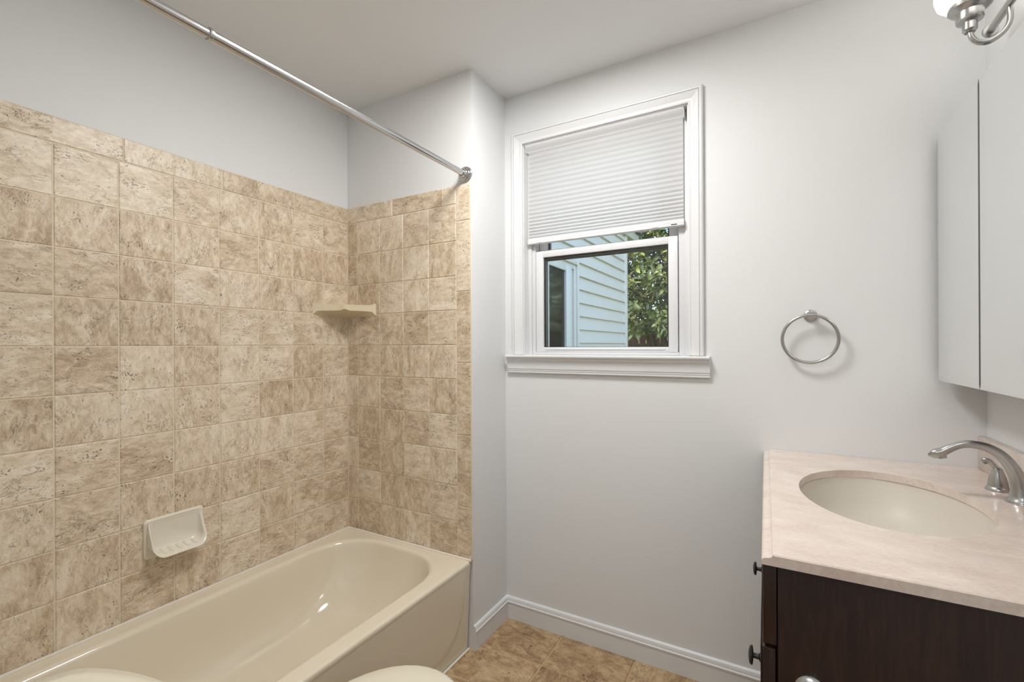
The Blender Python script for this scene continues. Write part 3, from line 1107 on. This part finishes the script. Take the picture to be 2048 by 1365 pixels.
# ------------------------------------------------------------------ vanity light
vl = thing('vanity_light', 'brushed nickel wall light with white glass shades above the mirror', 'wall light', (XR, 1.37, 2.09))
BX, BZ = .500, 2.091
b_ = MB()
b_.tube([(BX, 1.670, BZ), (BX, 1.070, BZ)], .0088, 20)
bar = b_.build('bar', M_nickel, vl)
for y_, s in ((1.670, 1), (1.070, -1)):
    MB().lathe([(.0088, -.004 * s), (.0150, -.004 * s), (.0165, -.001 * s), (.0165, .003 * s), (.0140, .006 * s), (.0100, .0075 * s), (.0090, .010 * s), (0, .012 * s)], (BX, y_, BZ), 'y', 28, cap=False).build('finial', M_nickel, bar)
MB().lathe([(0, 0), (.062, 0), (.062, -.006), (.055, -.012), (.016, -.016), (.013, -.046), (0, -.046)], (XR, 1.37, BZ), 'x', 40).build('back_plate', M_nickel, vl)
for ly in (1.560, 1.370, 1.180):
    cxl = .4300
    arm = smoothpath([(BX, ly, BZ - .004), (BX + .002, ly, BZ - .026), (BX - .001, ly, BZ - .048), (BX - .013, ly, BZ - .067), (BX - .034, ly, BZ - .0795), (BX - .053, ly, BZ - .076), (BX - .0655, ly, BZ - .062), (BX - .0695, ly, BZ - .044), (cxl, ly, BZ - .030)], 6)
    MB().tube(arm, .0060, 16).build('arm', M_nickel, vl)
    MB().lathe([(0, -.046), (.0105, -.046), (.0120, -.043), (.0145, -.040), (.0145, -.022), (.0250, -.018), (.0265, -.014), (.0265, .004), (.0380, .010), (.0415, .014), (.0415, .026), (.036, .030), (0, .030)], (cxl, ly, BZ), 'z', 36).build('cup', M_nickel, vl)
    MB().lathe([(.034, .026), (.052, .030), (.062, .040), (.0665, .055), (.067, .075), (.064, .110), (.060, .150), (.0575, .150), (.0615, .110), (.0645, .075), (.064, .057), (.060, .043), (.050, .0335), (.034, .030)], (cxl, ly, BZ), 'z', 40, cap=False).build('glass_shade', M_opal, vl)

# ------------------------------------------------------------------ towel ring
tr = thing('towel_ring', 'brushed nickel towel ring on the white wall right of the window', 'towel ring', (.111, YW, 1.37))
TRX, TRZ = .1115, 1.3665
MB().lathe([(0, 0), (.0205, 0), (.0205, -.003), (.0190, -.0065), (.0130, -.0095), (.0085, -.012), (.0085, -.030), (0, -.030)], (TRX, YW, TRZ), 'y', 36).build('rosette', M_nickel, tr)
MB().lathe([(0, -.0135), (.0095, -.0135), (.0112, -.0120), (.0115, 0), (.0112, .0120), (.0095, .0135), (0, .0135)], (TRX + .001, YW - .036, TRZ), 'x', 32).build('post', M_nickel, tr)
MB().torus((TRX - .004, YW - .033, TRZ - .0795), .0795, .0052, (0, 1, .06)).build('ring', M_nickel, tr)

# ------------------------------------------------------------------ paper holder on the vanity side
ph = thing('toilet_paper_holder', 'brushed nickel toilet paper holder on the vanity side panel', 'paper holder', (.10, VY0, .70))
PZ = .6720
for px in (.0545, .212):
    MB().lathe([(0, 0), (.0240, 0), (.0240, -.004), (.0210, -.008), (.0120, -.011), (.0105, -.040), (.0150, -.046), (.0215, -.050), (.0225, -.054), (.0225, -.070), (.0205, -.073), (0, -.0745)], (px, VY0, PZ), 'y', 36).build('post', M_nickel, ph)
MB().tube([(.067, VY0 - .062, PZ), (.202, VY0 - .062, PZ)], .0075, 18).build('roller', M_nickel, ph)

# ------------------------------------------------------------------ outside
struct(MB().box(-14, 12, YW + .35, 26, -.75, -.55).build('ground', M_ground, smooth=False))
WX = -1.5
wing = thing('house_wing', 'pale blue clapboard house wing seen through the window', 'house', (WX - .5, 3.7, -.55))
WY0, WY1 = YW + WT + .02, 5.300
PIT = .1195
sd_ = MB()
prof = [(WX - .35, -.55)]
z = 1.2895 - PIT * 15
k = 0
while z < 2.60:
    z1 = min(z + PIT, 2.62)
    prof.append((WX + .010, z))
    prof.append((WX + .0105, z + .005))
    prof.append((WX - .013, z1))
    z += PIT
prof.append((WX - .35, 2.62))
# leave the window hole out by building the run in three pieces
HZ0, HZ1 = .45, 1.99
HY0, HY1 = 3.00, 3.82
sd_.prism(prof, 'y', HY1, WY1)
sd_.prism(prof, 'y', WY0, HY0)
up = [(WX - .35, HZ1)] + [p for p in prof if p[1] > HZ1 and p[0] > WX - .2] + [(WX - .35, 2.62)]
lo = [(WX - .35, -.55)] + [p for p in prof if p[1] < HZ0 and p[0] > WX - .2] + [(WX - .35, HZ0)]
sd_.prism(up, 'y', HY0, HY1)
sd_.prism(lo, 'y', HY0, HY1)
sd_.build('siding', M_siding, wing, ang=20)
MB().box(WX - .03, WX + .016, WY1 - .010, WY1 + .075, -.55, 2.62, .002).build('corner_board', M_sidetrim, wing)
wf = MB()
def rect_frame(mb, y0, y1, z0, z1, wd, x0, x1):
    mb.box(x0, x1, y0, y0 + wd, z0, z1, .002)
    mb.box(x0, x1, y1 - wd, y1, z0, z1, .002)
    mb.box(x0, x1, y0 + wd, y1 - wd, z1 - wd, z1, .002)
    mb.box(x0, x1, y0 + wd, y1 - wd, z0, z0 + wd, .002)
rect_frame(wf, 2.985, 3.835, .43, 2.010, .036, WX - .02, WX + .012)
rect_frame(wf, 3.021, 3.799, .466, 1.974, .040, WX - .04, WX - .006)
rect_frame(wf, 3.061, 3.759, .506, 1.962, .030, WX - .06, WX - .028)
wfo = wf.build('window_frame', M_sidetrim, wing)
wf = MB()
wf.box(WX - .055, WX - .004, 3.115, 3.235, .52, 1.955, .002)
wf.box(WX - .055, WX - .004, 3.575, 3.700, .52, 1.955, .002)
wf.box(WX - .055, WX - .005, 3.235, 3.575, 1.897, 1.955, .002)
wf.box(WX - .055, WX - .005, 3.235, 3.575, .52, .60, .002)
wf.build('window_sash', M_sidetrim, wfo)
MB().box(WX - .030, WX - .024, 3.23, 3.58, .595, 1.90).build('window_pane', M_darkglass, wfo)
MB().box(WX - .45, WX - .34, WY0, WY1, -.55, 2.62).build('inner_wall', M_dark, wing)
ro = MB()
ro.box(WX - .40, WX + .030, WY0, WY1 + .50, 2.565, 2.600)
ro.build('soffit', M_sidetrim, wing)
ro = MB()
ro.box(WX + .012, WX + .040, WY0, WY1 + .52, 2.545, 2.640, .003)
ro.build('fascia', M_sidetrim, wing)
ro = MB()
ro.loft([[(WX + .07, y, 2.645), (WX + .07, y, 2.665), (WX - 2.4, y, 3.80), (WX - 2.4, y, 3.76)] for y in (WY0, WY1 + .6)])
ro.build('roof', M_roof, wing)

fe = thing('fence', 'dark brown board fence with narrow gaps under the tree', 'fence', (-1.5, 9.2, -.55))
fb = MB()
x = -7.0
while x < 5:
    wd = .128 + random.uniform(-.004, .004)
    fb.box(x, x + wd, 9.19, 9.21, -.55, 1.62 + random.uniform(-.006, .006))
    x += wd + random.choice((.006, .010, .014, .012))
fb.build('board_panel', M_fence, fe, smooth=False)
for z in (.0, 1.2):
    MB().box(-7, 5, 9.21, 9.25, z, z + .09).build('rail', M_fence, fe, smooth=False)

tree = thing('tree', 'leafy green tree in front of the brown fence outside the window', 'tree', (-1.4, 7.6, -.55))
tk = MB()
for k in range(9):
    a = k * 2.4
    top = Vector((-1.3 + 1.7 * math.cos(a) * random.uniform(.3, 1), 7.6 + .8 * math.sin(a), random.uniform(2.6, 4.3)))
    b0 = Vector((-1.4 + .05 * math.cos(a), 7.7 + .05 * math.sin(a), -.55))
    tk.tube(smoothpath([b0, b0.lerp(top, .35) + Vector((.05, 0, .35)), top], 6), [.05 - .0033 * q for q in range(13)], 8)
tk.build('branches', M_bark, tree)
V, F, TO = [], [], []
def leaf(o, d, up, L, W_, tone):
    d = d.normalized()
    side = d.cross(up)
    if side.length < 1e-3:
        side = d.orthogonal()
    side.normalize()
    nrm = side.cross(d)
    i = len(V)
    for (s, w_, h) in ((0, .04, 0), (.35, 1, .10), (.70, .85, .06), (1, .03, -.10)):
        c = o + d * L * s + nrm * L * h * .6
        V.append(c - side * W_ * w_ * .5 + nrm * W_ * .16 * w_)
        V.append(c)
        V.append(c + side * W_ * w_ * .5 + nrm * W_ * .16 * w_)
    for r_ in range(3):
        for q in range(2):
            a = i + r_ * 3 + q
            F.append((a, a + 1, a + 4, a + 3))
            TO.append(tone)
rng = random.Random(3)
for c in range(4600):
    ctr = Vector((rng.uniform(-3.4, .3), rng.uniform(6.4, 8.5), rng.uniform(1.45, 4.5)))
    ctr.z = max(1.44, ctr.z + .25 * math.sin(ctr.x * 3.1) * math.cos(ctr.y * 2.3))
    axis = Vector((rng.uniform(-.7, .7), rng.uniform(-1.0, .2), rng.uniform(-.1, 1))).normalized()
    u = axis.orthogonal().normalized()
    v = axis.cross(u)
    base = rng.random()
    for k in range(rng.randint(6, 9)):
        a = k * 2.4 + rng.uniform(-.3, .3)
        d = axis * rng.uniform(.1, .7) + (u * math.cos(a) + v * math.sin(a)) + Vector((0, 0, -.25))
        L = rng.uniform(.075, .135)
        leaf(ctr + axis * .02 * k, d, axis, L, L * rng.uniform(.34, .46), max(0, min(1, base * .6 + rng.uniform(0, .4))))
me = bpy.data.meshes.new('foliage')
me.from_pydata([tuple(p) for p in V], [], F)
at = me.attributes.new('tile_tone', 'FLOAT', 'FACE')
at.data.foreach_set('value', TO)
me.polygons.foreach_set('use_smooth', [True] * len(F))
me.materials.append(M_leaf)
me.update()
fo = link(bpy.data.objects.new('foliage', me), tree)
fo['kind'] = 'stuff'
